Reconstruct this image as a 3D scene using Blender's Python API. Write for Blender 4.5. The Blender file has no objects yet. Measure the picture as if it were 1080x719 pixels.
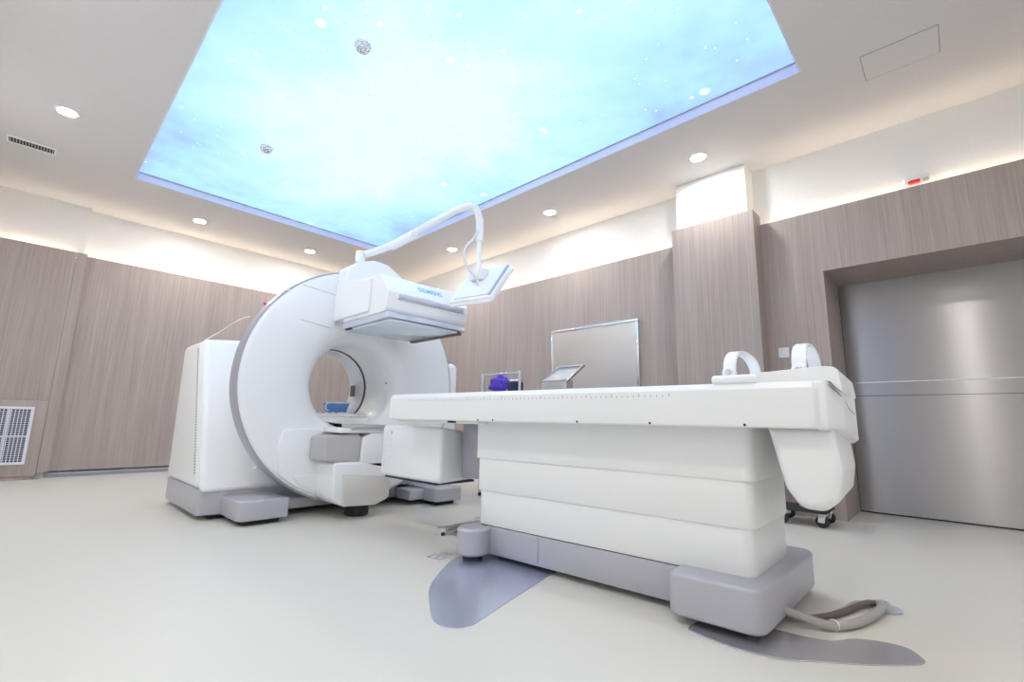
import bpy, bmesh, math, random
from mathutils import Vector, Matrix, noise
R = math.radians
PI = math.pi
C = bpy.context.scene.collection
random.seed(4)

# ------------------------------------------------------------------ materials
def mat(name, col, rough=.5, metal=0., coat=0., spec=.5, emit=None, estr=0., aniso=0., alpha=1.):
    m = bpy.data.materials.new(name); m.use_nodes = True
    b = m.node_tree.nodes['Principled BSDF']
    b.inputs['Base Color'].default_value = (*col, 1)
    b.inputs['Roughness'].default_value = rough
    b.inputs['Metallic'].default_value = metal
    b.inputs['Specular IOR Level'].default_value = spec
    b.inputs['Coat Weight'].default_value = coat
    b.inputs['Coat Roughness'].default_value = .12
    b.inputs['Anisotropic'].default_value = aniso
    if emit:
        b.inputs['Emission Color'].default_value = (*emit, 1)
        b.inputs['Emission Strength'].default_value = estr
    return m
def nd(m, t, **kw):
    n = m.node_tree.nodes.new(t)
    for k, v in kw.items(): setattr(n, k, v)
    return n
def lk(m, a, b): m.node_tree.links.new(a, b)
def bsdf(m): return m.node_tree.nodes['Principled BSDF']
def speckle(m, col, amount=.04, scale=300., bump=.0):
    """a very fine mottling of the base colour"""
    tc = nd(m, 'ShaderNodeTexCoord'); n = nd(m, 'ShaderNodeTexNoise')
    n.inputs['Scale'].default_value = scale; n.inputs['Detail'].default_value = 3
    lk(m, tc.outputs['Object'], n.inputs['Vector'])
    r = nd(m, 'ShaderNodeValToRGB')
    r.color_ramp.elements[0].position = .3; r.color_ramp.elements[1].position = .7
    r.color_ramp.elements[0].color = (*[c * (1 - amount) for c in col], 1)
    r.color_ramp.elements[1].color = (*[min(1, c * (1 + amount)) for c in col], 1)
    lk(m, n.outputs['Fac'], r.inputs['Fac']); lk(m, r.outputs['Color'], bsdf(m).inputs['Base Color'])
    if bump:
        b = nd(m, 'ShaderNodeBump'); b.inputs['Strength'].default_value = bump; b.inputs['Distance'].default_value = .002
        lk(m, n.outputs['Fac'], b.inputs['Height']); lk(m, b.outputs['Normal'], bsdf(m).inputs['Normal'])
    return m
def wood(name, c0, c1):
    m = mat(name, c0, .5, spec=.35)
    tc = nd(m, 'ShaderNodeTexCoord')
    def layer(sx, sz, det):
        mp = nd(m, 'ShaderNodeMapping'); mp.inputs['Scale'].default_value = (sx, sx, sz)
        lk(m, tc.outputs['Object'], mp.inputs['Vector'])
        n = nd(m, 'ShaderNodeTexNoise'); n.inputs['Scale'].default_value = 1; n.inputs['Detail'].default_value = det
        n.inputs['Roughness'].default_value = .65
        lk(m, mp.outputs['Vector'], n.inputs['Vector']); return n
    a = layer(75, 1.4, 5); b = layer(9, .25, 3)
    mx = nd(m, 'ShaderNodeMix', data_type='FLOAT'); mx.inputs[0].default_value = .35
    lk(m, a.outputs['Fac'], mx.inputs[2]); lk(m, b.outputs['Fac'], mx.inputs[3])
    r = nd(m, 'ShaderNodeValToRGB'); r.color_ramp.elements[0].position = .36; r.color_ramp.elements[1].position = .64
    r.color_ramp.elements[0].color = (*c0, 1); r.color_ramp.elements[1].color = (*c1, 1)
    lk(m, mx.outputs[0], r.inputs['Fac']); lk(m, r.outputs['Color'], bsdf(m).inputs['Base Color'])
    return m
def steel(name, col, rough, aniso, axis=(0, 1, 0), grain=(2, 2, 400)):
    m = mat(name, col, rough, 1., aniso=aniso)
    tc = nd(m, 'ShaderNodeTexCoord'); mp = nd(m, 'ShaderNodeMapping'); mp.inputs['Scale'].default_value = grain
    n = nd(m, 'ShaderNodeTexNoise'); n.inputs['Scale'].default_value = 1; n.inputs['Detail'].default_value = 4
    lk(m, tc.outputs['Object'], mp.inputs['Vector']); lk(m, mp.outputs['Vector'], n.inputs['Vector'])
    mr = nd(m, 'ShaderNodeMapRange'); mr.inputs[3].default_value = rough - .05; mr.inputs[4].default_value = rough + .07
    lk(m, n.outputs['Fac'], mr.inputs[0]); lk(m, mr.outputs[0], bsdf(m).inputs['Roughness'])
    v = nd(m, 'ShaderNodeCombineXYZ')
    for i in range(3): v.inputs[i].default_value = axis[i]
    if aniso: lk(m, v.outputs[0], bsdf(m).inputs['Tangent'])
    return m

M = {}
M['wall'] = speckle(mat('painted_wall', (.86, .85, .83), .75), (.86, .85, .83), .015, 60)
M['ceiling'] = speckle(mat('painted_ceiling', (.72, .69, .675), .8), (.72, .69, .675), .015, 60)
M['wood'] = wood('wood_laminate', (.37, .305, .27), (.48, .41, .37))
M['floor'] = speckle(mat('vinyl_floor', (.72, .69, .615), .36, spec=.4), (.72, .69, .615), .03, 500)
M['white'] = mat('white_enamel', (.90, .91, .92), .32, coat=.25)
M['matte'] = mat('matte_white_plastic', (.80, .82, .85), .9, spec=.1)
M['slotgrey'] = mat('pale_blue_grey_plastic', (.60, .62, .70), .45)
M['cream'] = mat('off_white_plastic', (.87, .865, .845), .42, coat=.1)
M['warm'] = mat('warm_white_plastic', (.72, .685, .645), .45)
M['grey'] = speckle(mat('silver_grey_paint', (.50, .49, .53), .38, .2), (.50, .49, .53), .03, 400)
M['band'] = mat('grey_band', (.42, .40, .45), .35, .2)
M['taupe'] = mat('taupe_grey_plastic', (.50, .48, .475), .45)
M['dark'] = mat('dark_rubber', (.025, .025, .03), .6)
M['shadow_gap'] = mat('dark_gap_seal', (.08, .075, .09), .7)
M['seam'] = mat('seam_grey', (.42, .42, .44), .6)
M['tick'] = mat('printed_grey', (.45, .46, .50), .6)
M['steel_door'] = steel('brushed_door_steel', (.46, .44, .44), .31, 1.0, (0, 0, 1), (2, 260, 3))
M['steel'] = steel('brushed_steel', (.66, .64, .62), .3, .5, (0, 1, 0), (3, 3, 200))
M['satin'] = mat('satin_steel', (.62, .58, .54), .55, .9)
M['chrome'] = mat('polished_steel', (.75, .74, .73), .18, 1.)
M['plate'] = mat('floor_plate_steel', (.62, .66, .82), .25, .7)
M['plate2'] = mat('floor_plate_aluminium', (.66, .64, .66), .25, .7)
M['blue_text'] = mat('pale_blue_lettering', (.25, .62, .80), .5)
M['pale_plate'] = mat('pale_detector_window', (.66, .76, .82), .25, coat=.4)
M['blue'] = mat('blue_plastic', (.16, .36, .78), .35)
M['purple'] = mat('purple_nitrile', (.13, .06, .58), .45)
M['navy'] = mat('navy_card', (.02, .03, .09), .5)
M['red'] = mat('red_plastic', (.65, .03, .03), .35)
M['orange'] = mat('orange_plastic', (.85, .25, .07), .4)
M['cable'] = mat('grey_cable', (.42, .39, .38), .55)
M['linen'] = mat('white_linen', (.85, .85, .86), .85)
M['grille_dark'] = mat('grille_dark', (.10, .10, .14), .7)
M['grille'] = mat('grille_white', (.78, .79, .84), .45)
M['brownslot'] = mat('brown_grey_gap', (.17, .13, .12), .6)
M['switch'] = mat('switch_white', (.86, .85, .86), .35)
M['caulk'] = mat('ceiling_joint', (.40, .38, .37), .8)
M['glow_down'] = mat('downlight_glow', (1, 1, 1), .5, emit=(1, .97, .93), estr=200.)
M['cove'] = mat('cove_led_strip', (1, 1, 1), .5, emit=(1, .84, .62), estr=8.5)

# luminous printed ceiling
def sky_material():
    m = bpy.data.materials.new('luminous_sky_print'); m.use_nodes = True
    t = m.node_tree; t.nodes.clear()
    out = nd(m, 'ShaderNodeOutputMaterial'); em = nd(m, 'ShaderNodeEmission')
    lk(m, em.outputs[0], out.inputs[0])
    tc = nd(m, 'ShaderNodeTexCoord')
    def noise_(scale, det, rough=.55):
        n = nd(m, 'ShaderNodeTexNoise'); n.inputs['Scale'].default_value = scale
        n.inputs['Detail'].default_value = det; n.inputs['Roughness'].default_value = rough
        lk(m, tc.outputs['Object'], n.inputs['Vector']); return n
    def math_(op, a, b):
        x = nd(m, 'ShaderNodeMath', operation=op)
        for i, s in enumerate((a, b)):
            if s is None: continue
            if hasattr(s, 'is_linked'): lk(m, s, x.inputs[i])
            else: x.inputs[i].default_value = s
        return x.outputs[0]
    sep = nd(m, 'ShaderNodeSeparateXYZ'); lk(m, tc.outputs['Object'], sep.inputs[0])
    # the print pales towards the middle of the panel
    dx = math_('DIVIDE', sep.outputs[0], 1.75); dy = math_('DIVIDE', math_('ADD', sep.outputs[1], -.1), 3.3)
    rad = math_('SQRT', math_('ADD', math_('MULTIPLY', dx, dx), math_('MULTIPLY', dy, dy)), None)
    n1 = noise_(.9, 4); n2 = noise_(3.2, 5)
    f = math_('ADD', math_('MULTIPLY', rad, .85), math_('MULTIPLY', math_('ADD', n1.outputs['Fac'], -.5), -.95))
    f = math_('ADD', f, math_('MULTIPLY', math_('ADD', n2.outputs['Fac'], -.5), -.3))
    r = nd(m, 'ShaderNodeValToRGB'); lk(m, f, r.inputs['Fac'])
    e = r.color_ramp.elements
    e[0].position = .28; e[0].color = (.325, .465, .62, 1)
    e[1].position = 1.15 if False else 1.0; e[1].color = (.165, .225, .58, 1)
    x = e.new(.55); x.color = (.25, .39, .61, 1)
    x = e.new(.8); x.color = (.195, .335, .60, 1)
    col = r.outputs['Color']
    add = None
    for scale, lo, hi, stn in ((11., .11, .05, .9), (5., .10, .04, 1.0), (2.1, .11, .0, 1.)):
        v = nd(m, 'ShaderNodeTexVoronoi'); v.inputs['Scale'].default_value = scale
        lk(m, tc.outputs['Object'], v.inputs['Vector'])
        mr = nd(m, 'ShaderNodeMapRange'); mr.inputs[1].default_value = lo; mr.inputs[2].default_value = hi
        mr.inputs[3].default_value = 0; mr.inputs[4].default_value = stn
        lk(m, v.outputs['Distance'], mr.inputs[0])
        sc = nd(m, 'ShaderNodeSeparateColor'); lk(m, v.outputs['Color'], sc.inputs[0])
        s = math_('MULTIPLY', mr.outputs[0], math_('GREATER_THAN', sc.outputs[0], .35))
        add = s if add is None else math_('MAXIMUM', add, s)
    mx = nd(m, 'ShaderNodeMix', data_type='RGBA'); lk(m, add, mx.inputs[0])
    lk(m, col, mx.inputs[6]); mx.inputs[7].default_value = (.55, .60, .70, 1)
    lk(m, mx.outputs[2], em.inputs['Color']); em.inputs['Strength'].default_value = SKY
    return m
SKY = 1.42
M['sky'] = sky_material()

# ------------------------------------------------------------------ helpers
def link(name, me, m, parent=None):
    o = bpy.data.objects.new(name, me); C.objects.link(o)
    if m is not None: me.materials.append(m)
    if parent is not None: o.parent = parent
    return o
ORI = {}
def obj(name, bm, m, parent=None, sharp=35, world=False):
    """link the bmesh as one object. world=True: bmesh is in world space, parent's location is taken off"""
    me = bpy.data.meshes.new(name)
    bmesh.ops.recalc_face_normals(bm, faces=bm.faces)
    if world and parent is not None:
        r = parent; off = Vector()
        while r is not None:
            off += r.location; r = r.parent
        bmesh.ops.translate(bm, verts=bm.verts, vec=-off)
    for f in bm.faces: f.smooth = True
    bm.to_mesh(me); bm.free()
    me.set_sharp_from_angle(angle=R(sharp))
    return link(name, me, m, parent)
def thing(name, label, cat, loc=(0, 0, 0), rz=0., group=None):
    o = bpy.data.objects.new(name, None); C.objects.link(o)
    o.empty_display_size = .05
    o.location = loc; o.rotation_euler = (0, 0, rz); o['label'] = label; o['category'] = cat
    if group: o['group'] = group
    return o
def tag(o, label, cat, group=None):
    o['label'] = label; o['category'] = cat
    if group: o['group'] = group
    return o
def recenter(o):
    """put a single-mesh thing's origin at its base centre"""
    vs = [v.co for v in o.data.vertices]
    c = Vector(((min(v.x for v in vs) + max(v.x for v in vs)) / 2, (min(v.y for v in vs) + max(v.y for v in vs)) / 2, min(v.z for v in vs)))
    o.data.transform(Matrix.Translation(-c)); o.location = c
    return o
def struct(name, bm, m, sharp=35):
    o = obj(name, bm, m, None, sharp); o['kind'] = 'structure'; return o
def box(x0, x1, y0, y1, z0, z1, bev=0., seg=3, bm=None, keep=None):
    b = bmesh.new()
    bmesh.ops.create_cube(b, size=1)
    for v in b.verts:
        v.co = Vector(((x0 + x1) / 2 + v.co.x * (x1 - x0), (y0 + y1) / 2 + v.co.y * (y1 - y0), (z0 + z1) / 2 + v.co.z * (z1 - z0)))
    if bev:
        ed = [e for e in b.edges if keep is None or keep(e)]
        bmesh.ops.bevel(b, geom=ed, offset=bev, segments=seg, affect='EDGES', profile=.5, clamp_overlap=True)
    return merge(bm, b)
def merge(bm, b):
    if bm is None: return b
    me = bpy.data.meshes.new('tmp'); b.to_mesh(me); b.free(); bm.from_mesh(me); bpy.data.meshes.remove(me); return bm
def prism(poly, axis, a0, a1, bev=0., seg=3, bm=None, capbev=None):
    """extrude a 2D polygon along an axis: axis X -> poly is (y,z); Y -> (x,z); Z -> (x,y)"""
    b = bmesh.new()
    def P(p, a): return {'X': (a, p[0], p[1]), 'Y': (p[0], a, p[1]), 'Z': (p[0], p[1], a)}[axis]
    v0 = [b.verts.new(P(p, a0)) for p in poly]; v1 = [b.verts.new(P(p, a1)) for p in poly]
    n = len(poly)
    f0 = b.faces.new(v0); f1 = b.faces.new(v1[::-1])
    for i in range(n): b.faces.new((v0[i], v1[i], v1[(i + 1) % n], v0[(i + 1) % n]))
    bmesh.ops.recalc_face_normals(b, faces=b.faces)
    if bev:
        ed = set(f0.edges) | set(f1.edges)
        bmesh.ops.bevel(b, geom=list(ed), offset=bev, segments=seg, affect='EDGES', profile=.5, clamp_overlap=True)
    return merge(bm, b)
def rpoly(pts, r, seg=5):
    """round the corners of a polygon; r is a number or a list per corner"""
    out = []; n = len(pts)
    for i, p in enumerate(pts):
        ri = r[i] if isinstance(r, (list, tuple)) else r
        p = Vector(p); a = Vector(pts[i - 1]) - p; c = Vector(pts[(i + 1) % n]) - p
        if ri <= 1e-5: out.append(tuple(p)); continue
        la, lc = a.length, c.length; a.normalize(); c.normalize()
        ang = math.acos(max(-1, min(1, a.dot(c)))); t = min(ri / math.tan(ang / 2), .48 * la, .48 * lc)
        A = p + a * t; B = p + c * t
        for k in range(seg + 1):
            s = k / seg; q = A * (1 - s) ** 2 + p * 2 * s * (1 - s) + B * s * s
            out.append((q.x, q.y))
    return out
def lathe(prof, c, axis='Z', n=48, closed=False, bm=None, a0=0., a1=2 * PI):
    """prof = [(radius, height)] about the axis through c"""
    b = bmesh.new(); rings = []; full = abs(a1 - a0 - 2 * PI) < 1e-6
    cnt = n if full else n + 1
    for r, h in prof:
        ring = []
        for k in range(cnt):
            a = a0 + (a1 - a0) * k / n; x, y = r * math.cos(a), r * math.sin(a)
            co = {'Z': (c[0] + x, c[1] + y, c[2] + h), 'Y': (c[0] + x, c[1] + h, c[2] + y), 'X': (c[0] + h, c[1] + x, c[2] + y)}[axis]
            ring.append(b.verts.new(co))
        rings.append(ring)
    m = len(rings)
    for i in range(m if closed else m - 1):
        A, B = rings[i], rings[(i + 1) % m]
        for k in range(n if full else n):
            k2 = (k + 1) % cnt
            b.faces.new((A[k], A[k2], B[k2], B[k]))
    bmesh.ops.remove_doubles(b, verts=b.verts, dist=1e-5)
    return merge(bm, b)
def disc_solid(c, axis, r, h0, h1, bev=.0, n=40, bm=None):
    pr = [(0, h0)]
    s = 1 if h1 > h0 else -1
    pr += [(r - bev, h0), (r, h0 + s * bev), (r, h1 - s * bev), (r - bev, h1), (0, h1)] if bev else [(r, h0), (r, h1), (0, h1)]
    return lathe(pr, c, axis, n, bm=bm)
def smooth_path(pts, k=8):
    P = [Vector(p) for p in pts]; out = []
    for i in range(len(P) - 1):
        p0 = P[max(i - 1, 0)]; p1 = P[i]; p2 = P[i + 1]; p3 = P[min(i + 2, len(P) - 1)]
        for s in range(k):
            t = s / k
            out.append(.5 * ((2 * p1) + (p2 - p0) * t + (2 * p0 - 5 * p1 + 4 * p2 - p3) * t * t + (3 * p1 - p0 - 3 * p2 + p3) * t ** 3))
    out.append(P[-1]); return out
def tube(pts, r, n=12, bm=None, smooth=8):
    path = smooth_path(pts, smooth) if smooth else [Vector(p) for p in pts]
    rs = r if isinstance(r, (list, tuple)) else [r] * len(path)
    if len(rs) != len(path):
        rs = [rs[0] + (rs[-1] - rs[0]) * i / (len(path) - 1) for i in range(len(path))]
    b = bmesh.new(); t0 = (path[1] - path[0]).normalized()
    up = Vector((0, 0, 1)) if abs(t0.z) < .9 else Vector((1, 0, 0))
    nrm = t0.cross(up).normalized(); rings = []
    for i, p in enumerate(path):
        t = (path[min(i + 1, len(path) - 1)] - path[max(i - 1, 0)]).normalized()
        nrm = (nrm - t * nrm.dot(t)).normalized(); bi = t.cross(nrm)
        rings.append([b.verts.new(p + (nrm * math.cos(a) + bi * math.sin(a)) * rs[i]) for a in [2 * PI * k / n for k in range(n)]])
    for A, B in zip(rings, rings[1:]):
        for k in range(n): b.faces.new((A[k], A[(k + 1) % n], B[(k + 1) % n], B[k]))
    b.faces.new(rings[0][::-1]); b.faces.new(rings[-1])
    return merge(bm, b)
def hexa(p, bev=0., seg=2, bm=None):
    """a box from 8 corners: bottom four (ccw) then top four"""
    b = bmesh.new(); v = [b.verts.new(q) for q in p]
    for f in ((3, 2, 1, 0), (4, 5, 6, 7), (0, 1, 5, 4), (1, 2, 6, 5), (2, 3, 7, 6), (3, 0, 4, 7)): b.faces.new([v[i] for i in f])
    if bev: bmesh.ops.bevel(b, geom=list(b.edges), offset=bev, segments=seg, affect='EDGES', profile=.5, clamp_overlap=True)
    return merge(bm, b)
def text_mesh(s, size, depth=.0006, bold=.0):
    cu = bpy.data.curves.new('t', 'FONT'); cu.body = s; cu.size = size; cu.extrude = depth; cu.align_x = 'CENTER'; cu.align_y = 'CENTER'
    cu.offset = bold; cu.resolution_u = 3
    o = bpy.data.objects.new('t', cu); C.objects.link(o); bpy.context.view_layer.update()
    me = bpy.data.meshes.new_from_object(o.evaluated_get(bpy.context.evaluated_depsgraph_get()))
    bpy.data.objects.remove(o); return me

# ------------------------------------------------------------------ camera (16 mm lens, low tripod, tilted up)
yaw, pitch, roll, fpx = 0.80496, 0.170399, 0.019465, 489.373
F = Vector((math.sin(yaw) * math.cos(pitch), math.cos(yaw) * math.cos(pitch), math.sin(pitch)))
Rt = F.cross(Vector((0, 0, 1))).normalized(); Up = Rt.cross(F)
R2 = Rt * math.cos(roll) + Up * math.sin(roll); U2 = -Rt * math.sin(roll) + Up * math.cos(roll)
cd = bpy.data.cameras.new('camera'); cam = bpy.data.objects.new('camera', cd); C.objects.link(cam)
cam.matrix_world = Matrix(((R2.x, U2.x, -F.x, 0), (R2.y, U2.y, -F.y, 0), (R2.z, U2.z, -F.z, .75), (0, 0, 0, 1)))
cd.sensor_width = 36; cd.lens = fpx * 36 / 1080; cd.clip_start = .02
bpy.context.scene.camera = cam

# ------------------------------------------------------------------ room
XW, XD, YB, XL, YF = 4.73, 5.39, 7.71, -.63, -.83      # wood cladding right, door plane, wood cladding back, left, front
T = .09                                                # the gap behind the cladding that holds the cove lights
ZC, ZS, ZW, ZL = 3.295, 3.38, 2.677, 2.108
SX0, SX1, SY0, SY1 = .524, 3.58, .592, 6.284
struct('floor', box(XL - .3, XD + .1, YF - .3, YB + .3, -.1, 0), M['floor'])
b = box(XL - .3, SX0 - .012, YF - .3, YB + .3, ZC, ZC + .25)
box(SX1 + .012, XD + .1, YF - .3, YB + .3, ZC, ZC + .25, bm=b)
box(SX0 - .012, SX1 + .012, YF - .3, SY0 - .012, ZC, ZC + .25, bm=b); box(SX0 - .012, SX1 + .012, SY1 + .012, YB + .3, ZC, ZC + .25, bm=b)
struct('ceiling', b, M['ceiling'])
STEP = .11                                             # the left stretch of the back wall stands forward
b = box(XL - T, XW + T + .1, YB + T, YB + T + .15, 0, ZC)
box(XL - T, .275, YB + T - STEP, YB + T, 0, ZC, bm=b)
struct('wall_back', b, M['wall'])
b = box(XW + T, XW + T + .1, .75 + .02, YB + T, 0, ZC)
box(XW + T, XW + T + .1, YF - T, .77, ZL + .02, ZC, bm=b)
box(XW + T + .1, XD + .12, .77, .87, 0, ZL + .12, bm=b)        # return of the door recess
box(XW + T + .1, XD + .12, YF - T, .87, ZL + .02, ZL + .12, bm=b)
struct('wall_right', b, M['wall'])
struct('wall_left', box(XL - T - .15, XL - T, YF - T - .15, YB + T, 0, ZC), M['wall'])
struct('wall_front', box(XL - T - .15, XD + .12, YF - T - .15, YF - T, 0, ZC), M['wall'])
# wood cladding
BB = .075
b = box(.31, XW, YB, YB + .03, BB, ZW)
struct('trim_1', b, M['wood'])
b = box(XL, .21, YB - STEP, YB - STEP + .03, .05, ZW); box(.212, .31, YB - STEP, YB + .03, BB, ZW, bm=b)
struct('trim_2', b, M['wood'])
YP1, YP2, XP, ZP = 2.025, 1.228, 4.527, 2.77
b = box(XW, XW + .03, YP1 - .02, YB, BB, ZW)
struct('trim_3', b, M['wood'])
b = box(XP, XP + .03, YP2, YP1, 0, ZP); box(XP + .03, XW + .02, YP2, YP2 + .03, 0, ZP, bm=b); box(XP + .03, XW + .02, YP1 - .03, YP1, 0, ZP, bm=b)
struct('trim_4', b, M['wood'])
b = box(XW, XW + .03, .75, YP2 + .02, 0, ZW); box(XW, XW + .03, YF, .75, ZL, ZW, bm=b)
box(XW + .03, XD + .02, .75, .77, 0, ZL + .02, bm=b); box(XW + .03, XD + .02, YF, .75, ZL, ZL + .02, bm=b)
struct('trim_5', b, M['wood'])
b = box(XP + .07, XW + T, YP2 + .065, YP1 - .03, 2.3, ZC)
struct('trim_6', b, M['wall'])                          # the white column above the wooden pier
struct('trim_7', box(XL, XL + .03, YF, YB - STEP, 0, ZW), M['wall'])  # unseen left lining, white instead of wood to bounce light onto the table
struct('trim_8', box(XL, XD, YF - .03, YF, 0, ZW), M['wall'])  # unseen front lining, also made white for the bounce
b = box(.21, XW, YB + .004, YB + .03, 0, BB - .02, 0); box(.21, XW, YB - .012, YB + .02, .030, .044, .004, 2, bm=b)
struct('baseboard_back', b, M['band'])
b = box(XL, .17, YB - STEP - .01, YB - STEP + .03, 0, .05); struct('baseboard_left', b, M['wood'])
struct('baseboard_right', box(XW + .004, XW + .03, YP1, YB, 0, BB), M['band'])
# LED strips lying in the gap behind the cladding
def strip(x0, x1, y0, y1, z, label):
    o = obj('cove_light_strip', box(x0, x1, y0, y1, z, z + .012), M['cove'])
    return recenter(tag(o, label, 'light', None))
ZST = ZW - .07
strip(.34, XW - .02, YB + .045, YB + .075, ZST, 'long warm cove light strip hidden above the back wood cladding')
strip(XL + .1, .26, YB - STEP + .045, YB - STEP + .075, ZST, 'short warm cove light strip above the stepped wood cladding at far left')
strip(XW + .045, XW + .075, YP1 + .05, YB - .05, ZST, 'warm cove light strip above right cladding between scanner corner and pier')
strip(XW + .045, XW + .075, YF + .1, YP2 - .03, ZST, 'warm cove light strip above the cladding over the steel door')
# sealing shelf under the strips
b = box(.31, XW + .09, YB + .03, YB + T, ZST - .05, ZST); box(XW + .03, XW + T, YF - .05, YP2 + .02, ZST - .05, ZST, bm=b)
box(XW + .03, XW + T, YP1 - .02, YB + .04, ZST - .05, ZST, bm=b); box(XL, .31, YB - STEP + .03, YB - STEP + T, ZST - .05, ZST, bm=b)
struct('trim_9', b, M['wall'])

# recess rim and luminous panel
b = bmesh.new()
for a in ((SX0 - .012, SX0, SY0 - .012, SY1 + .012), (SX1, SX1 + .012, SY0 - .012, SY1 + .012), (SX0, SX1, SY0 - .012, SY0), (SX0, SX1, SY1, SY1 + .012)):
    box(*a, ZC - .001, ZS + .05, bm=b)
M['rim'] = mat('recess_rim_paint', (.80, .80, .88), .5)
struct('trim_10', b, M['rim'])
o = obj('luminous_ceiling_panel', box(-1.528, 1.528, -2.846, 2.846, 0, .02), M['sky'])
o.location = ((SX0 + SX1) / 2, (SY0 + SY1) / 2, ZS)
tag(o, 'large backlit ceiling panel printed with a pale blue starry sky', 'ceiling light')
e = obj('edge_bead', box(-1.528, 1.528, 2.828, 2.846, -.006, 0), M['tick'], o)
e = obj('edge_bead', box(1.514, 1.528, -2.846, 2.846, -.006, 0), M['tick'], o)

# downlights
labs = {(-.074, 5.29): 'largest round ceiling downlight at far left, near the ceiling vent',
        (1.305, 7.067): 'round ceiling downlight left of the gantry, second from the left',
        (2.777, 7.08): 'round ceiling downlight just left of the gantry top, third from left',
        (4.188, 5.322): 'round ceiling downlight just left of the arm-mounted monitor cable',
        (4.18, 3.413): 'round ceiling downlight right of the monitor arm',
        (4.19, 1.583): 'round ceiling downlight in front of the white column',
        (2.05, -.19): 'round ceiling downlight beyond the near end of the sky panel, outside the frame',
        (-.074, -.19): 'round ceiling downlight above the camera, outside the frame',
        (-.074, 1.58): 'round ceiling downlight added on the left side nearer the camera, unseen outside the frame',  # extra unseen lamp, put in to brighten the table side
        (-.074, 3.41): 'round ceiling downlight along the left side, outside the frame'}
for (x, y), lab in labs.items():
    t = thing('ceiling_downlight', lab, 'ceiling light', (x, y, ZC), 0, 'round ceiling downlights')
    obj('trim_ring', lathe([(.062, 0), (.062, -.004), (.080, -.006), (.088, -.002), (.088, 0)], (0, 0, 0), n=40), M['white'], t)
    obj('lamp_lens', disc_solid((0, 0, 0), 'Z', .062, -.001, -.003), M['glow_down'], t)

# smoke detectors on the sky panel
def detector(x, y, lab, s):
    t = thing('smoke_detector', lab, 'smoke detector', (x, y, ZS), 0, 'smoke detectors on the sky panel')
    obj('base', disc_solid((0, 0, 0), 'Z', .058 * s, 0, -.018, .003), M['matte'], t)
    bd = obj('body', lathe([(.050 * s, -.018), (.052 * s, -.03), (.044 * s, -.045), (.030 * s, -.052), (0, -.052)], (0, 0, 0), n=36), M['matte'], t)
    for k in range(4):
        a = 2 * PI * k / 4 + .5
        obj('sensor_slot', disc_solid((.020 * s * math.cos(a), .020 * s * math.sin(a), 0), 'Z', .005, -.0515, -.0535, n=12), M['tick'], bd)
detector(1.334, 2.817, 'larger round white smoke detector, nearer the middle of the sky panel', 1.0)
detector(1.327, 4.708, 'smaller looking round smoke detector near the left edge of the sky panel', 1.0)

# ceiling vent grille
t = thing('ceiling_vent', 'small dark slotted air vent in the ceiling at far left', 'vent', (-.275, 6.24, ZC))
fb = box(-.17, .17, -.075, -.06, -.008, 0); box(-.17, .17, .06, .075, -.008, 0, bm=fb); box(-.17, -.155, -.06, .06, -.008, 0, bm=fb); box(.155, .17, -.06, .06, -.008, 0, bm=fb)
obj('frame', fb, M['white'], t)
obj('backing', box(-.155, .155, -.06, .06, -.002, 0), M['dark'], t)
for k in range(15):
    x = -.145 + k * .0207; sb = box(x - .003, x + .003, -.06, .06, -.007, -.001)
    obj('slat', sb, M['taupe'], t)
# ceiling access panel
t = thing('ceiling_access_panel', 'flush rectangular access hatch in the ceiling at upper right', 'access panel', (3.86, .05, ZC))
obj('hatch', box(-.15, .15, -.2, .2, -.003, 0), M['ceiling'], t)
g = box(-.156, .156, -.206, -.2, -.0015, 0); box(-.156, .156, .2, .206, -.0015, 0, bm=g); box(-.156, -.15, -.2, .2, -.0015, 0, bm=g); box(.15, .156, -.2, .2, -.0015, 0, bm=g)
obj('joint', g, M['caulk'], t)

# alarm on the wall
t = thing('wall_alarm', 'white alarm box with a red lens standing above the door cladding', 'alarm', (XW + T, .06, 2.70))
obj('housing', box(-.035, 0, -.085, .085, -.02, .085, .008), M['switch'], t)
rl = lathe([(0, -.045), (.014, -.038), (.019, -.022), (.019, .035), (0, .035)], (-.036, .018, .034), 'Y', 20)
bmesh.ops.rotate(rl, verts=rl.verts, cent=(-.036, .018, .034), matrix=Matrix.Rotation(PI, 3, 'Z'))
obj('red_lens', rl, M['red'], t)
obj('speaker_slot', box(-.037, -.035, -.07, -.035, .022, .05, .003), M['seam'], t)

# wall switches
def switch(y, lab):
    t = thing('wall_switch', lab, 'switch', (XW, y, 1.413), 0, 'switch plates beside the steel door')
    obj('plate', box(-.009, 0, -.043, .043, -.05, .043, .004), M['switch'], t)
    obj('rocker', box(-.013, -.008, -.025, .025, -.03, .024, .003), M['switch'], t)
switch(1.108, 'left square white switch plate beside the steel door')
switch(.992, 'right square white switch plate, half behind the near hoop')

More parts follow.
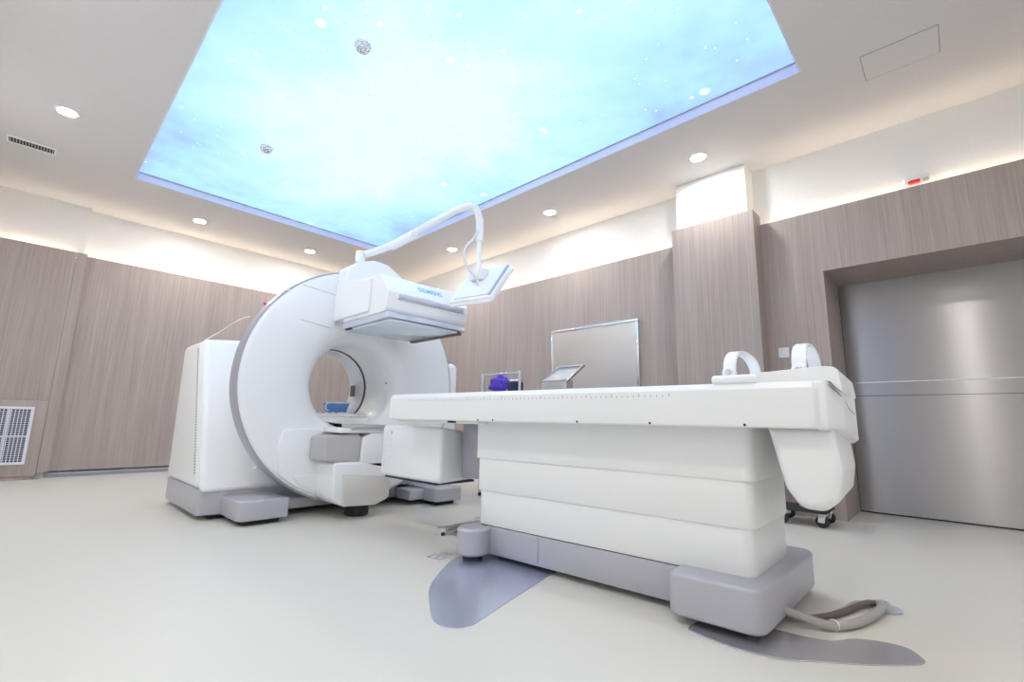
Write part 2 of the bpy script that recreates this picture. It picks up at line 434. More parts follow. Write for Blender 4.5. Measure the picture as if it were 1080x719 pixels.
# wall grille
t = thing('return_air_grille', 'white lattice return-air grille set in wood surround at lower left', 'vent', (-.16, YB - STEP, .1))
obj('surround', box(-.36, .36, -.025, 0, -.06, .77, .003), M['wood'], t)
fr = box(-.265, .265, -.045, -.025, .07, .098, .003); box(-.265, .265, -.045, -.025, .672, .70, .003, bm=fr); box(-.265, -.237, -.045, -.025, .098, .672, bm=fr); box(.237, .265, -.045, -.025, .098, .672, bm=fr)
obj('frame', fr, M['grille'], t)
obj('backing', box(-.237, .237, -.027, -.0255, .098, .672), M['grille_dark'], t)
lt = bmesh.new()
for k in range(1, 16): x = -.237 + k * .0296; box(x - .004, x + .004, -.038, -.028, .098, .672, bm=lt)
for k in range(1, 24): z = .098 + k * .0239; box(-.237, .237, -.036, -.030, z - .0022, z + .0022, bm=lt)
box(-.237, .237, -.042, -.028, .372, .386, bm=lt); box(-.08, -.066, -.042, -.028, .098, .672, bm=lt); box(.066, .08, -.042, -.028, .098, .672, bm=lt)
obj('lattice', lt, M['grille'], t)

# the sliding steel door
b = box(XD, XD + .05, YF, .745, .006, ZL)
d = struct('door_1', b, M['steel_door'])
obj('door_seam', box(XD - .006, XD, YF, .745, 1.160, 1.167), M['chrome'], d)
obj('door_seam', box(XD - .0015, XD, YF, .745, 1.038, 1.043), M['shadow_gap'], d)
obj('bottom_seal', box(XD - .004, XD, YF, .745, 0.002, .012), M['dark'], d)

# ------------------------------------------------------------------ scanner gantry
G = thing('scanner_gantry', 'huge white ring-shaped scanner gantry with round bore on a grey base', 'medical scanner', (1.98, 4.3, 0))
def gp(name, bm, m, parent=G, sharp=35): return obj(name, bm, m, parent, sharp, world=True)
cx, cz, RR = 1.98, 1.035, .965
bx, bz, BR = 1.94, 1.02, .36
YG = 3.66
# front face with flared bore: quad strip between outer circle and bore circles
def face_shell():
    b = bmesh.new(); n = 96; rows = []
    spec = [(RR - .003, YG + .03, 1), (RR - .02, YG + .006, 1), (RR - .05, YG, 1), (.62, YG, .35), (.50, YG + .006, 0), (.44, YG + .022, 0), (.40, YG + .05, 0), (.375, YG + .09, 0), (BR, YG + .14, 0), (BR - .006, YG + .3, 0), (BR - .008, YG + .51, 0)]
    for r, y, w in spec:
        ox, oz = bx + (cx - bx) * w, bz + (cz - bz) * w
        rows.append([b.verts.new((ox + r * math.cos(2 * PI * k / n), y, oz + r * math.sin(2 * PI * k / n))) for k in range(n)])
    for A, B in zip(rows, rows[1:]):
        for k in range(n): b.faces.new((A[k], B[k], B[(k + 1) % n], A[(k + 1) % n]))
    return b
gp('front_cover', face_shell(), M['white'], sharp=50)
gp('disc_band', lathe([(RR - .012, YG + .012), (RR, YG + .02), (RR + .002, YG + .035), (RR + .002, YG + .14), (RR - .01, YG + .15), (RR - .06, YG + .15)], (cx, 0, cz), 'Y', 96), M['band'])
gp('drum_shell', lathe([(RR - .05, YG + .14), (RR - .085, YG + .30), (RR - .12, YG + .55), (RR - .16, YG + .72), (RR - .22, YG + .84), (RR - .34, YG + .9), (BR + .0, YG + .9), (BR - .01, YG + .88), (BR - .01, YG + .54)], (cx - .015, 0, cz - .005), 'Y', 96), M['white'])
gp('bore_gap', lathe([(BR - .009, YG + .505), (BR + .004, YG + .51), (BR + .004, YG + .535), (BR - .012, YG + .54)], (bx, 0, bz), 'Y', 72), M['brownslot'])
# slot on the far tunnel wall
gp('side_slot', box(bx + BR - .03, bx + BR - .018, YG + .70, YG + .78, bz - .06, bz + .05, .003), M['brownslot'])
# printed marks round the bore
mk = bmesh.new()
for a0 in (1.45, 1.62):
    for k in range(6):
        a = a0 + k * .02; box(bx + .46 * math.cos(a) - .004, bx + .46 * math.cos(a) + .004, YG + .012, YG + .022, bz + .46 * math.sin(a) - .003, bz + .46 * math.sin(a) + .003, bm=mk)
gp('bore_mark', mk, M['tick'])
gp('screw_cap', disc_solid((2.22, 0, 1.06), 'Y', .006, YG + .02, YG + .03, n=12), M['shadow_gap'])
# seams of the front cover panels
sm = bmesh.new()
def seam(p, q, w=.004, bm=None, y=YG - .0008):
    p = Vector(p); q = Vector(q); d = (q - p).normalized(); n_ = Vector((-d.y, d.x)) * w / 2
    v = [bm.verts.new((c_.x, y, c_.y)) for c_ in (p + n_, q + n_, q - n_, p - n_)]; w2 = [bm.verts.new((c_.co.x, y + .002, c_.co.z)) for c_ in v]
    bm.faces.new(v); 
    for i in range(4): bm.faces.new((v[i], w2[i], w2[(i + 1) % 4], v[(i + 1) % 4]))
seam((1.41, 1.78), (1.70, 1.75), bm=sm); seam((1.69, 1.97), (1.70, 1.5), bm=sm)
seam((1.42, 1.50), (1.66, 1.47), bm=sm)
gp('panel_seam', sm, M['seam'])
# protruding lower panel with a sloped top ledge
pl = prism(rpoly([(1.36, .33), (1.335, .50), (1.36, .655), (1.86, .665), (1.86, .14), (1.70, .14), (1.48, .24)], [.06, .05, .05, .0, .0, .08, .08]), 'Y', YG - .02, YG + .01, .008, 2)
gp('lower_panel', pl, M['white'])
pl = prism(rpoly([(1.46, .31), (1.86, .33), (1.86, .16), (1.66, .17), (1.50, .255)], .01), 'Y', YG - .028, YG - .015, .005, 2)
gp('lower_flap', pl, M['cream'])
for x, z in ((1.20, .39), (1.30, 1.72)):
    gp('screw_cap', disc_solid((x, 0, z), 'Y', .012, YG - .002, YG + .004, n=16), M['warm'])
# side housings
def lean(bm, f=.40, ymid=4.6, y1=5.06):
    # the front of the housing leans back towards its top, its crown rises towards the ring
    for v in bm.verts:
        if v.co.y < ymid: v.co.y += (v.co.z - .2) * f
        if v.co.z > 1.2: v.co.z += (v.co.x - .95) * .10
    return bm
H1 = gp('side_housing', lean(box(.95, 1.62, 4.03, 5.06, .205, 1.365, .06, 5)), M['cream'])
gp('front_cover_panel', lean(box(.955, 1.62, 3.95, 4.035, .20, 1.362, .055, 5)), M['white'], H1)
pf = bmesh.new()
for k in range(48):
    z = .32 + k * .0205; y_ = 4.085 + (z - .2) * .40; box(.944, .951, y_, y_ + .018, z, z + .010, bm=pf)
gp('vent_perforation', pf, M['seam'], H1)
hr = box(2.5, 3.36, 4.06, 4.95, .205, 1.37, .06, 5)
gp('side_housing', hr, M['white'])
gp('side_cap', box(2.96, 3.04, 3.90, 4.05, .95, 1.45, .02, 3), M['cream'])
# base and feet
b = prism(rpoly([(.955, 4.02), (1.12, 3.98), (2.9, 3.98), (3.32, 4.06), (3.32, 4.95), (.955, 5.06)], .05), 'Z', .035, .215, .012, 3)
gp('base', b, M['grey'])
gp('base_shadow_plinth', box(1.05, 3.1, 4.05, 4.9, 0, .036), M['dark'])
gp('under_tray', box(1.35, 2.9, 3.80, 3.99, .05, .13, .01, 2), M['grey'])
def foot(x0, x1, y0, y1, z1=.17):
    f = gp('foot', prism(rpoly([(x0, y0), (x1, y0), (x1, y1), (x0, y1)], [.07, .015, .0, .0]), 'Z', .035, z1, .015, 3), M['grey'])
    gp('foot_pad', box(x0 + .05, x1 - .04, y0 + .06, y1 - .03, 0, .036), M['dark'], f)
foot(1.105, 1.44, 3.60, 3.99)
foot(2.60, 2.885, 3.38, 3.86, .15)
gp('foot_arm', box(2.45, 2.64, 3.56, 4.0, .045, .13, .01, 2), M['grey'])
# top carriage
pc = prism(rpoly([(1.69, 1.53), (1.69, 1.95), (1.78, 2.035), (1.93, 2.085), (2.06, 2.075), (2.19, 2.00), (2.30, 1.90), (2.30, 1.55)], [.0, .03, .08, .12, .10, .10, .02, 0], 8), 'Y', 3.50, 3.86, .012, 3)
gp('top_carriage', pc, M['white'])
# upper detector head
hp = rpoly([(2.885, 1.505), (2.862, 1.655), (2.985, 1.81), (3.52, 1.81), (3.52, 1.505)], [.06, .03, .07, .01, .01], 7)
hd = prism(hp, 'X', 1.695, 2.445, .05, 6)
HD = gp('detector_head', hd, M['white'])
gp('head_side_cover', prism(rpoly([(3.10, 1.53), (3.10, 1.79), (3.50, 1.85), (3.66, 1.85), (3.66, 1.53)], [.03, .02, .03, .0, 0]), 'X', 1.675, 1.72, .01, 3), M['white'], HD)
gp('head_side_cover', box(2.30, 2.42, 3.40, 3.72, 1.55, 1.78, .03, 3), M['white'], HD)
gp('front_slot', box(1.79, 2.395, 2.859, 2.875, 1.617, 1.648, .005, 2), M['slotgrey'], HD)
gp('front_slot', box(1.78, 2.40, 2.862, 2.875, 1.603, 1.612, .002, 1), M['tick'], HD)
cl = prism(rpoly([(2.845, 1.460), (2.885, 1.507), (3.52, 1.51), (3.56, 1.452)], .006), 'X', 1.705, 2.415, .008, 2)
gp('collimator', cl, M['slotgrey'], HD)
gp('collimator_window', box(1.725, 2.34, 2.865, 3.54, 1.436, 1.453, .004, 2), M['pale_plate'], HD)
gp('collimator_edge', box(2.345, 2.385, 2.865, 3.54, 1.425, 1.453, .004, 2), M['brownslot'], HD)
gp('release_lever', box(1.71, 1.735, 3.42, 3.50, 1.44, 1.475, .004, 2), M['dark'], HD)
for i, x in enumerate((2.14, 2.165)):
    gp('indicator_light', disc_solid((x, 0, 1.632), 'Y', .005, 2.856, 2.860, n=12), M['blue_text'], HD)
me = text_mesh('SIEMENS', .066, .001, .0004)
to = link('lettering', me, M['blue_text'], HD)
sl = math.atan2(1.81 - 1.655, 2.985 - 2.862)
me.transform(Matrix.Translation(Vector((2.10 - 1.98, 2.9235 - 4.3, 1.7325)) + Vector((0, -math.sin(sl), math.cos(sl))) * .0015) @ Matrix.Rotation(sl, 4, 'X') @ Matrix.Diagonal((.95, 1.15, 1, 1)))
# lower detector beneath the couch and its carriage
LX = 1.88
gp('lower_detector', hexa([(LX, 2.42, .345), (LX + .38, 2.46, .355), (LX + .38, 3.1, .34), (LX - .01, 3.12, .345), (LX, 2.42, .70), (LX + .36, 2.46, .66), (LX + .36, 3.1, .67), (LX - .005, 3.12, .71)], .03, 4), M['white'])
gp('lower_detector_underside', box(LX + .015, LX + .35, 2.48, 3.08, .332, .347, .003), M['navy'])
mk = bmesh.new()
for z in (.66, .64, .60, .56, .52, .48): box(LX - .0085, LX + .01, 2.985, 2.995, z - (.012 if z > .65 else .003), z, bm=mk)
gp('printed_scale', mk, M['tick'])
c1 = prism(rpoly([(1.565, .43), (1.565, .615), (1.83, .63), (1.86, .60), (1.86, .44), (1.83, .405)], [.03, .03, .04, .05, .05, .04]), 'Y', 3.38, 3.63, .02, 4)
gp('carriage_bumper', c1, M['taupe'])
c2 = prism(rpoly([(1.85, .41), (1.86, .60), (1.93, .635), (2.25, .635), (2.25, .37), (2.02, .37)], [.01, .03, .03, .0, 0, .02]), 'Y', 3.36, 3.66, .015, 3)
gp('carriage_arm', c2, M['white'])
gp('carriage_rail', box(1.66, 2.2, 3.36, 3.66, .635, .672, .008, 2), M['cream'])
gp('carriage_rail', box(1.74, 2.2, 3.33, 3.5, .672, .70, .006, 2), M['grey'])
c3 = prism(rpoly([(1.645, .15), (1.64, .42), (2.07, .42), (2.12, .36), (2.12, .13), (2.00, .085), (1.74, .10)], [.05, .03, .02, .05, .05, .08, .08]), 'Y', 3.36, 3.66, .02, 4)
gp('lower_carriage', c3, M['white'])
c4 = prism(rpoly([(1.72, .12), (1.71, .34), (2.10, .30), (2.10, .14), (2.00, .10), (1.82, .10)], [.03, .01, .01, .05, .05, .04]), 'Y', 3.345, 3.37, .008, 2)
gp('carriage_plate', c4, M['warm'])
gp('carriage_foot', disc_solid((1.93, 3.52, 0), 'Z', .09, 0, .10, .01, 28), M['dark'])
# couch support inside the bore
gp('bore_cradle', prism(rpoly([(1.70, .755), (1.74, .715), (2.0, .69), (2.2, .715), (2.24, .755)], .01), 'Y', 3.85, 4.75, .005, 2), M['cream'])
gp('bore_cradle_strip', box(1.69, 1.90, 3.98, 4.5, .735, .753, .004, 2), M['grille_dark'])
gp('warning_light', disc_solid((1.205, 3.88, 1.62), 'X', .012, 0.02, .0, n=14), M['red'])

# things seen through the bore
def crumple(name, x0, x1, y0, y1, z, lab):
    b = bmesh.new(); nx, ny = 34, 30
    def hgt(u, v): return .012 + .016 * (noise.noise(Vector((u * 11, v * 11, 3.1))) + .5) + .010 * noise.noise(Vector((u * 30, v * 30, 1)))
    g = [[b.verts.new((x0 + (x1 - x0) * i / nx + .008 * noise.noise(Vector((i, j, 0)) * .6), y0 + (y1 - y0) * j / ny + .01 * noise.noise(Vector((i, j, 9)) * .6), z + max(.004, hgt(i / nx, j / ny)) + .014 * (i % 4 == 0) * (j < 3))) for j in range(ny + 1)] for i in range(nx + 1)]
    for i in range(nx):
        for j in range(ny): b.faces.new((g[i][j], g[i + 1][j], g[i + 1][j + 1], g[i][j + 1]))
    ex = bmesh.ops.extrude_face_region(b, geom=b.faces[:])
    for v in ex['geom']:
        if isinstance(v, bmesh.types.BMVert): v.co.z = z + .0005
    o = obj(name, b, M['linen'], sharp=60); return recenter(tag(o, lab, 'sheet'))
crumple('crumpled_sheet', 1.72, 2.20, 3.95, 4.7, .758, 'crumpled white sheet lying inside the scanner bore')
t = thing('wash_basin', 'blue plastic basin with a white rim inside the scanner bore', 'basin', (2.10, 4.36, .800))
obj('bowl', lathe([(0, .002), (.085, 0), (.095, .004), (.118, .082), (.114, .082), (.09, .012), (0, .010)], (0, 0, 0), n=40), M['blue'], t)
obj('rim', lathe([(.112, .080), (.124, .080), (.126, .090), (.122, .096), (.112, .094)], (0, 0, 0), n=40, closed=True), M['linen'], t)
o = obj('coiled_tube', tube([(1.95, 4.20, .812), (1.92, 4.18, .825), (1.915, 4.18, .86), (1.94, 4.18, .885), (1.97, 4.20, .89)], .005, 10), M['linen'])
recenter(tag(o, 'thin white looped tube beside the blue basin', 'tube'))

# ------------------------------------------------------------------ monitor on its arm
t = thing('ceiling_arm_monitor', 'white flat monitor hanging from a curved tubular arm above the gantry', 'monitor', (1.84, 3.60, 2.065))
t['label'] = 'white flat monitor hanging from a curved tubular arm on the gantry top'
t.name = 'arm_mounted_monitor'
mp = lambda n_, b_, m_, p_=t: obj(n_, b_, m_, p_, world=True)
mp('post', disc_solid((1.84, 3.60, 2.065), 'Z', .040, 0, .10, .004, 28), M['white'])
mp('post_cap', disc_solid((1.84, 3.60, 2.165), 'Z', .026, 0, .026, .008, 24), M['orange'])
arm = [(1.86, 3.56, 2.135), (1.93, 3.50, 2.17), (2.00, 3.38, 2.215), (2.03, 3.1, 2.255), (2.065, 2.75, 2.30), (2.09, 2.60, 2.325), (2.125, 2.52, 2.335), (2.165, 2.495, 2.325), (2.20, 2.49, 2.27), (2.212, 2.49, 2.19), (2.214, 2.49, 2.08)]
am = mp('arm', tube(arm, [.030, .0265], 16), M['white'])
mp('elbow_cover', tube([(2.00, 3.36, 2.20), (2.03, 3.08, 2.238)], .036, 14, smooth=0), M['white'], am)
mp('drop_tube', tube([(2.214, 2.49, 2.09), (2.216, 2.49, 1.84)], .020, 16, smooth=0), M['white'])
mp('collar', disc_solid((2.214, 2.49, 2.075), 'Z', .030, 0, .02, .004, 24), M['white'])
L_ = Vector((2.067, 2.65, 1.602)); R_ = Vector((2.147, 2.274, 1.602)); W_ = Vector((.258, .055, .315))
nn = (R_ - L_).cross(W_).normalized()
if nn.z < 0: nn = -nn
def slab(a, bb, c, h0, h1, bev, bm=None):
    """slab over parallelogram a..bb (along L->R) x c (along W), offset along the normal"""
    (s0, s1), (w0, w1) = a, bb; D = R_ - L_
    q = [L_ + D * s + W_ * w for s, w in ((s0, w0), (s1, w0), (s1, w1), (s0, w1))]
    return hexa([p + nn * h0 for p in q] + [p + nn * h1 for p in q], bev, 3, bm)
sc = mp('monitor_housing', slab((0, 1), (0, 1), None, -.05, 0, .012), M['white'])
mp('back_ridge', slab((.12, .88), (.06, .12), None, 0, .008, .002), M['cream'], sc)
mp('back_ridge', slab((.90, .965), (.05, .95), None, 0, .006, .002), M['tick'], sc)
mp('screen', slab((.05, .95), (.06, .94), None, -.053, -.049, .0), M['navy'], sc)
mp('handle_strip', slab((.02, .98), (-.035, .01), None, -.045, -.02, .008), M['white'], sc)
ct = L_ + (R_ - L_) * .40 + W_ * .62
mp('bracket', box(ct.x - .055, ct.x + .05, ct.y - .06, ct.y + .06, ct.z - .01, ct.z + .085, .010, 3), M['cream'])
mp('bracket_arm', tube([(2.216, 2.49, 1.87), (2.215, 2.495, 1.83), tuple(ct + Vector((0, 0, .06)))], .019, 14, smooth=4), M['white'])
mp('cable', tube([(2.195, 2.485, 2.16), (2.15, 2.48, 2.08), (2.07, 2.47, 1.99), (2.045, 2.46, 1.90), (2.09, 2.45, 1.81), (2.15, 2.44, 1.76), (2.175, 2.44, 1.71)], .008, 10), M['grille'])

# loose cable on the left housing
o = obj('thin_cable', tube([(1.00, 4.62, 1.376), (1.015, 4.50, 1.395), (1.05, 4.30, 1.437), (1.075, 4.12, 1.478), (1.10, 3.96, 1.50), (1.125, 3.90, 1.505)], .004, 8), M['linen'])
recenter(tag(o, 'thin white cable running over the left gantry housing', 'cable'))

# ------------------------------------------------------------------ patient table (own frame: u across, v along, z up)
TB = thing('patient_table', 'long white patient table on a grey base in the foreground', 'patient table', (1.85, .56, 0), R(4))
def tp(name, bm, m, parent=TB, sharp=35): return obj(name, bm, m, parent, sharp)
# base
bf = tp('base_foot', prism(rpoly([(0, 0), (.80, -.055), (.82, .31), (0, .335)], [.075, .06, .03, .03], 6), 'Z', .030, .185, .016, 4), M['grey'])
tp('base_pad', box(.10, .68, .05, .30, 0, .031), M['dark'], bf)
tp('base_rail', box(.125, .64, .33, 1.42, .030, .172, .006, 2), M['grey'])
tp('rail_cover', box(.119, .128, 1.05, 1.33, .045, .168, .004, 2), M['grey'])
tp('rail_pad', box(.22, .55, .33, 1.4, 0, .031), M['dark'])
for u in (.075, .695):
    f = tp('end_foot', disc_solid((u, 1.46, 0), 'Z', .09, .030, .170, .012, 40), M['grey'])
    tp('foot_pad', disc_solid((u, 1.46, 0), 'Z', .055, 0, .031, n=24), M['dark'], f)
tp('end_cross_piece', box(.075, .695, 1.38, 1.545, .030, .168, .01, 2), M['grey'])
# three telescoping skirts, each a little narrower
def skirt(u0, u1, v0, v1, z0, z1):
    return prism(rpoly([(u0, v0), (u1, v0 - .03), (u1, v1), (u0, v1)], [.05, .09, .03, .03], 6), 'Z', z0, z1, .004, 2)
tp('column_skirt', skirt(.118, .700, .032, 1.505, .535, .745), M['cream'])
tp('column_skirt', skirt(.124, .695, .042, 1.490, .358, .536), M['cream'])
tp('column_skirt', skirt(.131, .690, .052, 1.475, .176, .360), M['cream'])
tp('skirt_seal', box(.14, .645, .065, 1.46, .170, .178), M['dark'])
# couch body
prof = rpoly([(0, .742), (0, .885), (.022, .908), (.62, .908), (.64, .885), (.64, .742)], [.012, .012, .008, .008, .012, .012], 4)
def shell(profile, v0, v1, bev):
    return prism([(p[0], p[1]) for p in profile], 'Y', v0, v1, bev, 4)
CO = tp('couch_top', shell(prof, -.225, 2.20, .03), M['cream'])
tp('couch_underside', box(.03, .61, 1.42, 2.14, .728, .744, .004), M['cream'], CO)
tp('underside_stop', box(.0, .05, 1.585, 1.63, .732, .743, .002), M['dark'], CO)
tk = bmesh.new()
for k in range(66):
    v = .30 + k * .026; big = (k % 5 == 0)
    box(-.0012, .001, v - .0016, v + .0016, .860, .874 if big else .868, bm=tk)
tp('ruler_marks', tk, M['tick'], CO)
for v in (.02, .385, .74, 1.27, 1.38):
    tp('screw', disc_solid((0, v, .752), 'X', .005, -.0015, .002, n=12), M['dark'], CO)
# printed name near the end of the ruler
# raised console at the near end
ep = rpoly([(-.285, .86), (-.275, .953), (-.235, .958), (-.03, .945), (-.02, .905), (-.25, .905)], [.03, .03, .03, .01, .0, .0], 5)
EC = tp('end_console', prism(ep, 'X', .03, .62, .018, 4), M['cream'])
# bowed near end of the couch
bow = rpoly([(0, -.20), (.0, -.235), (.14, -.275), (.5, -.285), (.62, -.262), (.64, -.20)], [.0, .02, .05, .05, .03, 0], 5)
ec = prism(bow, 'Z', .742, .905, .008, 3)
for v_ in ec.verts:
    if v_.co.z < .8: v_.co.z -= max(0, v_.co.x - .12) * .12
tp('end_cap', ec, M['cream'])
# rail pad under the far hoop
tp('hoop_pad', box(.01, .60, -.03, .135, .905, .940, .012, 3), M['white'])
# hoops: wide flat bands arching across the couch
def hoop(v, h, name='arch_handle'):
    b = bmesh.new(); n = 26; w = .023; th = .013; u0, u1, z0 = .05, .50, .950; rows = []
    for k in range(n + 1):
        a = PI * k / n
        c_ = -math.cos(a); s_ = math.sin(a)
        sg = lambda x_, e_: math.copysign(abs(x_) ** e_, x_)
        pu = (u0 + u1) / 2 + (u1 - u0) / 2 * sg(c_, .8); pz = z0 + h * sg(s_, .75)
        iu = (u0 + u1) / 2 + ((u1 - u0) / 2 - th) * sg(c_, .8); iz = z0 + (h - th) * sg(s_, .75)
        rows.append([b.verts.new(x_) for x_ in ((pu, v - w, pz), (pu, v + w, pz), (iu, v + w, iz), (iu, v - w, iz))])
    for A, B in zip(rows, rows[1:]):
        for k in range(4): b.faces.new((A[k], A[(k + 1) % 4], B[(k + 1) % 4], B[k]))
    b.faces.new(rows[0]); b.faces.new(rows[-1][::-1])
    bmesh.ops.bevel(b, geom=[e for e in b.edges if abs((e.verts[0].co - e.verts[1].co).normalized().y) < .1], offset=.004, segments=2, affect='EDGES', clamp_overlap=True)
    H_ = tp(name, b, M['white'])
    for uu in (u0, u1):
        tp('hinge', disc_solid((uu, v, .95), 'X', .024, -.014, .022, .005, 24), M['white'], H_)
    tp('hinge_button', disc_solid((u0, v, .952), 'X', .011, -.018, -.012, .002, 20), M['chrome'], H_)
hoop(.075, .108); hoop(-.160, .120)
# drooping rear housing
rh = rpoly([(-.04, .745), (-.085, .53), (-.13, .466), (-.20, .464), (-.245, .505), (-.26, .60), (-.245, .745)], [.0, .08, .05, .05, .04, .1, .0], 6)
tp('rear_housing', prism(rh, 'X', .055, .61, .035, 4), M['cream'])
tp('housing_seam', tube([(.03, -.243, .895), (.12, -.269, .86), (.30, -.279, .815), (.52, -.283, .80)], .0025, 6), M['seam'])
# dark bracket between skirt and lower detector
tp('column_bracket', box(.30, .55, 1.60, 1.80, .385, .742, .008, 2), M['band'])
# slide bracket on the far foot
sb = box(-.02, .30, 1.60, 1.635, .118, .150, .002, 2); box(-.02, .30, 1.56, 1.574, .118, .138, .002, 2, bm=sb)
box(-.035, -.01, 1.57, 1.64, .115, .155, .003, 2, bm=sb); box(.285, .31, 1.54, 1.65, .115, .165, .003, 2, bm=sb); box(.0, .03, 1.50, 1.62, .085, .12, bm=sb)
tp('slide_bracket', sb, M['steel'])
tp('bracket_pin', disc_solid((-.03, 1.58, .128), 'X', .010, -.02, .0, .002, 14), M['dark'])

# ------------------------------------------------------------------ floor plates and marks
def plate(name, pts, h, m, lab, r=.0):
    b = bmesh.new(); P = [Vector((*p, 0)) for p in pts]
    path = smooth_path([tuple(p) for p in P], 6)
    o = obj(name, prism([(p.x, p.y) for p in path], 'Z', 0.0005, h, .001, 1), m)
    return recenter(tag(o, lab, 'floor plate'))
plate('floor_cover_plate', [(1.98, 2.15), (1.745, 2.084), (1.56, 1.965), (1.385, 1.817), (1.262, 1.653), (1.19, 1.535), (1.177, 1.464), (1.20, 1.414), (1.255, 1.389), (1.328, 1.404), (1.60, 1.475), (1.879, 1.545), (2.10, 1.60), (2.3, 1.75), (2.25, 2.05), (2.05, 2.15)], .0035, M['plate'], 'blue-grey shiny steel plate on the floor under the far end of the table base')
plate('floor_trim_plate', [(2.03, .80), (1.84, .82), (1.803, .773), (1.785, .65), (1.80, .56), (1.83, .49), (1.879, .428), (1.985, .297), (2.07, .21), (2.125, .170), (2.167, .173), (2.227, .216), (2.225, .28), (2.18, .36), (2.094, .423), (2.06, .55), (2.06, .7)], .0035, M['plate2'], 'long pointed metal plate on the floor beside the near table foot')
def mark(x, y, w, d, a):
    b = box(-w, w, -d, -d + .008, .0004, .0016); box(-w, w, d - .008, d, .0004, .0016, bm=b); box(-w, -w + .008, -d, d, .0004, .0016, bm=b); box(w - .008, w, -d, d, .0004, .0016, bm=b)
    box(-w * .5, w * .5, -d * .15, d * .15, .0004, .0016, bm=b)
    o = obj('floor_marking', b, M['tick']); o.location = (x, y, 0); o.rotation_euler.z = a
    return o
tag(mark(1.700, 2.175, .035, .05, .2), 'small grey outlined marking on the floor, farther from the table foot', 'floor marking', 'grey floor markings')
tag(mark(1.775, 2.19, .022, .035, .2), 'small grey outlined marking on the floor, right beside the table foot', 'floor marking', 'grey floor markings')

# cable bundle
def world_uv(u, v, z):
    a = R(4); return (1.85 + u * math.cos(a) - v * math.sin(a), .56 + u * math.sin(a) + v * math.cos(a), z)
t = thing('cable_bundle', 'grey power cables curling out of the table base across the floor', 'cable', (2.35, .42, 0))
cp = lambda n_, b_, m_, p_=t: obj(n_, b_, m_, p_, world=True)
cp('conduit', tube([(2.12, .585, .06), (2.14, .52, .045), (2.19, .44, .022), (2.26, .385, .02), (2.36, .35, .02), (2.46, .325, .024), (2.53, .315, .028), (2.575, .318, .030), (2.60, .328, .022)], .016, 12), M['cable'])
cp('conduit', tube([(2.16, .58, .05), (2.22, .52, .018), (2.30, .47, .014), (2.40, .43, .014), (2.50, .40, .016), (2.58, .37, .02), (2.615, .34, .018)], .012, 12), M['brownslot'])
cp('conduit', tube([(2.18, .58, .03), (2.27, .50, .010), (2.37, .455, .010), (2.48, .43, .010), (2.57, .41, .012), (2.61, .37, .012)], .009, 10), M['cable'])
cp('cable_tie', lathe([(.017, -.004), (.020, -.004), (.020, .004), (.017, .004)], (2.205, .425, .022), 'X', 18, closed=True), M['linen'])
t = thing('floor_outlet_cap', 'small pale round floor outlet where the grey cables end', 'floor outlet', (2.62, .31, 0))
obj('flange', disc_solid((0, 0, 0), 'Z', .055, .0005, .008, .003, 32), M['tick'], t)
obj('collar', lathe([(.018, .008), (.030, .008), (.026, .028), (.018, .028)], (-.0, .012, 0), n=24, closed=True), M['taupe'], t)

# ------------------------------------------------------------------ small trolley on castors by the door jamb
t = thing('castor_trolley', 'low wheeled steel trolley by the door, mostly hidden behind the table end', 'trolley', (4.40, .93, 0))
q = lambda n_, b_, m_, p_=t: obj(n_, b_, m_, p_, world=True)
q('base_plate', box(4.24, 4.56, .80, 1.16, .105, .125, .005, 2), M['dark'])
q('post', tube([(4.40, .98, .12), (4.40, .98, .80)], .03, 16, smooth=0), M['steel'])
q('tray', box(4.22, 4.58, .80, 1.16, .80, .83, .01, 2), M['steel'])
for x, y in ((4.26, 1.10), (4.30, .84), (4.54, .84), (4.54, 1.12)):
    c_ = q('castor', disc_solid((x, y, .045), 'X', .045, -.012, .012, .006, 28), M['dark'])
    q('castor_fork', hexa([(x - .022, y - .018, .035), (x + .022, y - .018, .035), (x + .022, y + .03, .035), (x - .022, y + .03, .035), (x - .022, y - .03, .106), (x + .022, y - .03, .106), (x + .022, y + .02, .106), (x - .022, y + .02, .106)], .006, 2), M['chrome'], c_)

# ------------------------------------------------------------------ steel trolley with purple gloves
t = thing('steel_trolley', 'stainless trolley with an upright tubular frame behind the table', 'trolley', (3.45, 3.33, 0))
q = lambda n_, b_, m_, p_=t: obj(n_, b_, m_, p_, world=True)
for x in (3.3, 3.62):
    for y in (3.06, 3.585):
        top = 1.235 if x < 3.4 else 1.04
        q('leg', tube([(x, y, .04), (x, y, top)], .015, 12, smooth=0), M['chrome'])
        q('wheel', disc_solid((x, y, .02), 'X', .02, -.01, .01, .004, 20), M['dark'])
q('handle_bar', tube([(3.3, 3.05, 1.215), (3.3, 3.61, 1.215)], .010, 12, smooth=0), M['chrome'])
q('shelf', box(3.28, 3.64, 3.04, 3.62, 1.00, 1.02, .004, 2), M['steel'])
q('shelf', box(3.28, 3.64, 3.04, 3.62, .35, .37, .004, 2), M['steel'])
b = bmesh.new(); bmesh.ops.create_icosphere(b, subdivisions=4, radius=1)
for v in b.verts:
    p = v.co.copy(); d_ = 1 + .35 * noise.noise(p * 2.2) + .14 * noise.noise(p * 6) + .06 * noise.noise(p * 14)
    v.co = Vector((3.37 + p.x * .06 * d_, 3.41 + p.y * .125 * d_, max(1.0205, 1.115 + p.z * .095 * d_)))
recenter(tag(obj('purple_gloves', b, M['purple'], sharp=60), 'bunched purple gloves lying on the stainless trolley', 'gloves'))
t = thing('dispenser_box', 'small dark box with a pale lid next to the purple gloves', 'box', (3.37, 3.165, 1.0205))
obj('carton', box(-.05, .05, -.045, .075, 0, .11, .004, 2), M['navy'], t)
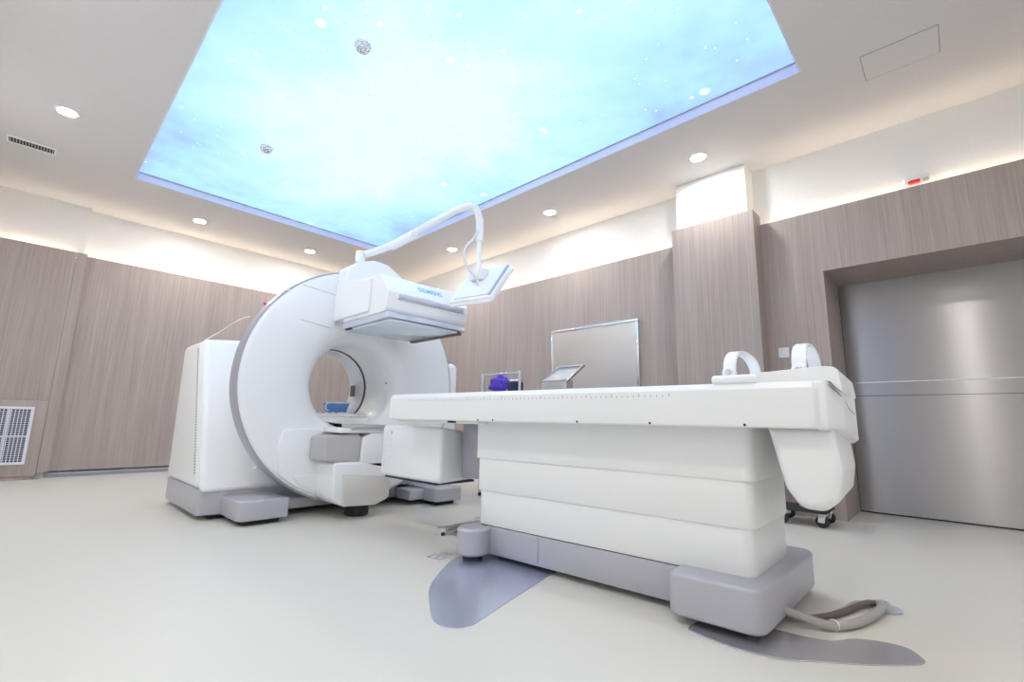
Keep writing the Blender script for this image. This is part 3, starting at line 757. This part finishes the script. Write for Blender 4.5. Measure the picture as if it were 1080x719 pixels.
obj('lid', tube([(0, -.075, .118), (0, .078, .124)], .018, 14, smooth=0), M['chrome'], t)

# ------------------------------------------------------------------ steel console with sloped top
t = thing('sloped_console', 'stainless steel console with a sloped top standing behind the table', 'console', (3.45, 2.62, 0))
q = lambda n_, b_, m_, p_=t: obj(n_, b_, m_, p_, world=True)
q('cabinet_body', box(3.32, 3.42, 2.51, 2.80, .10, 1.125, .008, 2), M['steel'])
sp = [(3.31, 2.515, 1.118), (3.31, 2.80, 1.118), (3.42, 2.68, 1.245), (3.42, 2.40, 1.245)]
q('sloped_plate', hexa(sp + [(x + .012, y, z + .004) for x, y, z in sp], .001, 1), M['satin'])
q('end_plate', hexa([(3.30, 2.50, 1.10), (3.33, 2.50, 1.10), (3.33, 2.525, 1.10), (3.30, 2.525, 1.10), (3.41, 2.385, 1.255), (3.45, 2.385, 1.255), (3.45, 2.41, 1.255), (3.41, 2.41, 1.255)], .002, 1), M['steel'])
q('top_rail', tube([(3.42, 2.40, 1.252), (3.42, 2.68, 1.252)], .007, 10, smooth=0), M['chrome'])
q('side_bar', tube([(3.31, 2.80, 1.12), (3.42, 2.68, 1.252)], .006, 10, smooth=0), M['chrome'])
q('plinth', box(3.33, 3.41, 2.53, 2.78, 0, .10), M['shadow_gap'])

# ------------------------------------------------------------------ framed steel panel on the wall
t = thing('wall_steel_panel', 'large framed stainless steel panel mounted on the wood cladding', 'wall panel', (XW, 3.165, .95))
fw = .035; ya, yb_ = -.63, .63; zt = .975
fr = box(-.045, 0, ya, yb_, zt - fw, zt, .003, 2); box(-.045, 0, ya, ya + fw, 0, zt - fw, .003, 2, bm=fr); box(-.045, 0, yb_ - fw, yb_, 0, zt - fw, .003, 2, bm=fr); box(-.045, 0, ya + fw, yb_ - fw, 0, fw, .003, 2, bm=fr)
obj('frame', fr, M['chrome'], t)
obj('panel', box(-.032, 0, ya + fw, yb_ - fw, fw, zt - fw), M['steel'], t)

# ------------------------------------------------------------------ world and colour
w = bpy.data.worlds.new('world'); bpy.context.scene.world = w; w.use_nodes = True
w.node_tree.nodes['Background'].inputs['Color'].default_value = (.02, .02, .02, 1)
sc_ = bpy.context.scene
sc_.view_settings.view_transform = 'Standard'; sc_.view_settings.look = 'None'
sc_.view_settings.gamma = 1; sc_.view_settings.use_curve_mapping = False
sc_.view_settings.exposure = .9
sc_.cycles.max_bounces = 10; sc_.cycles.diffuse_bounces = 6
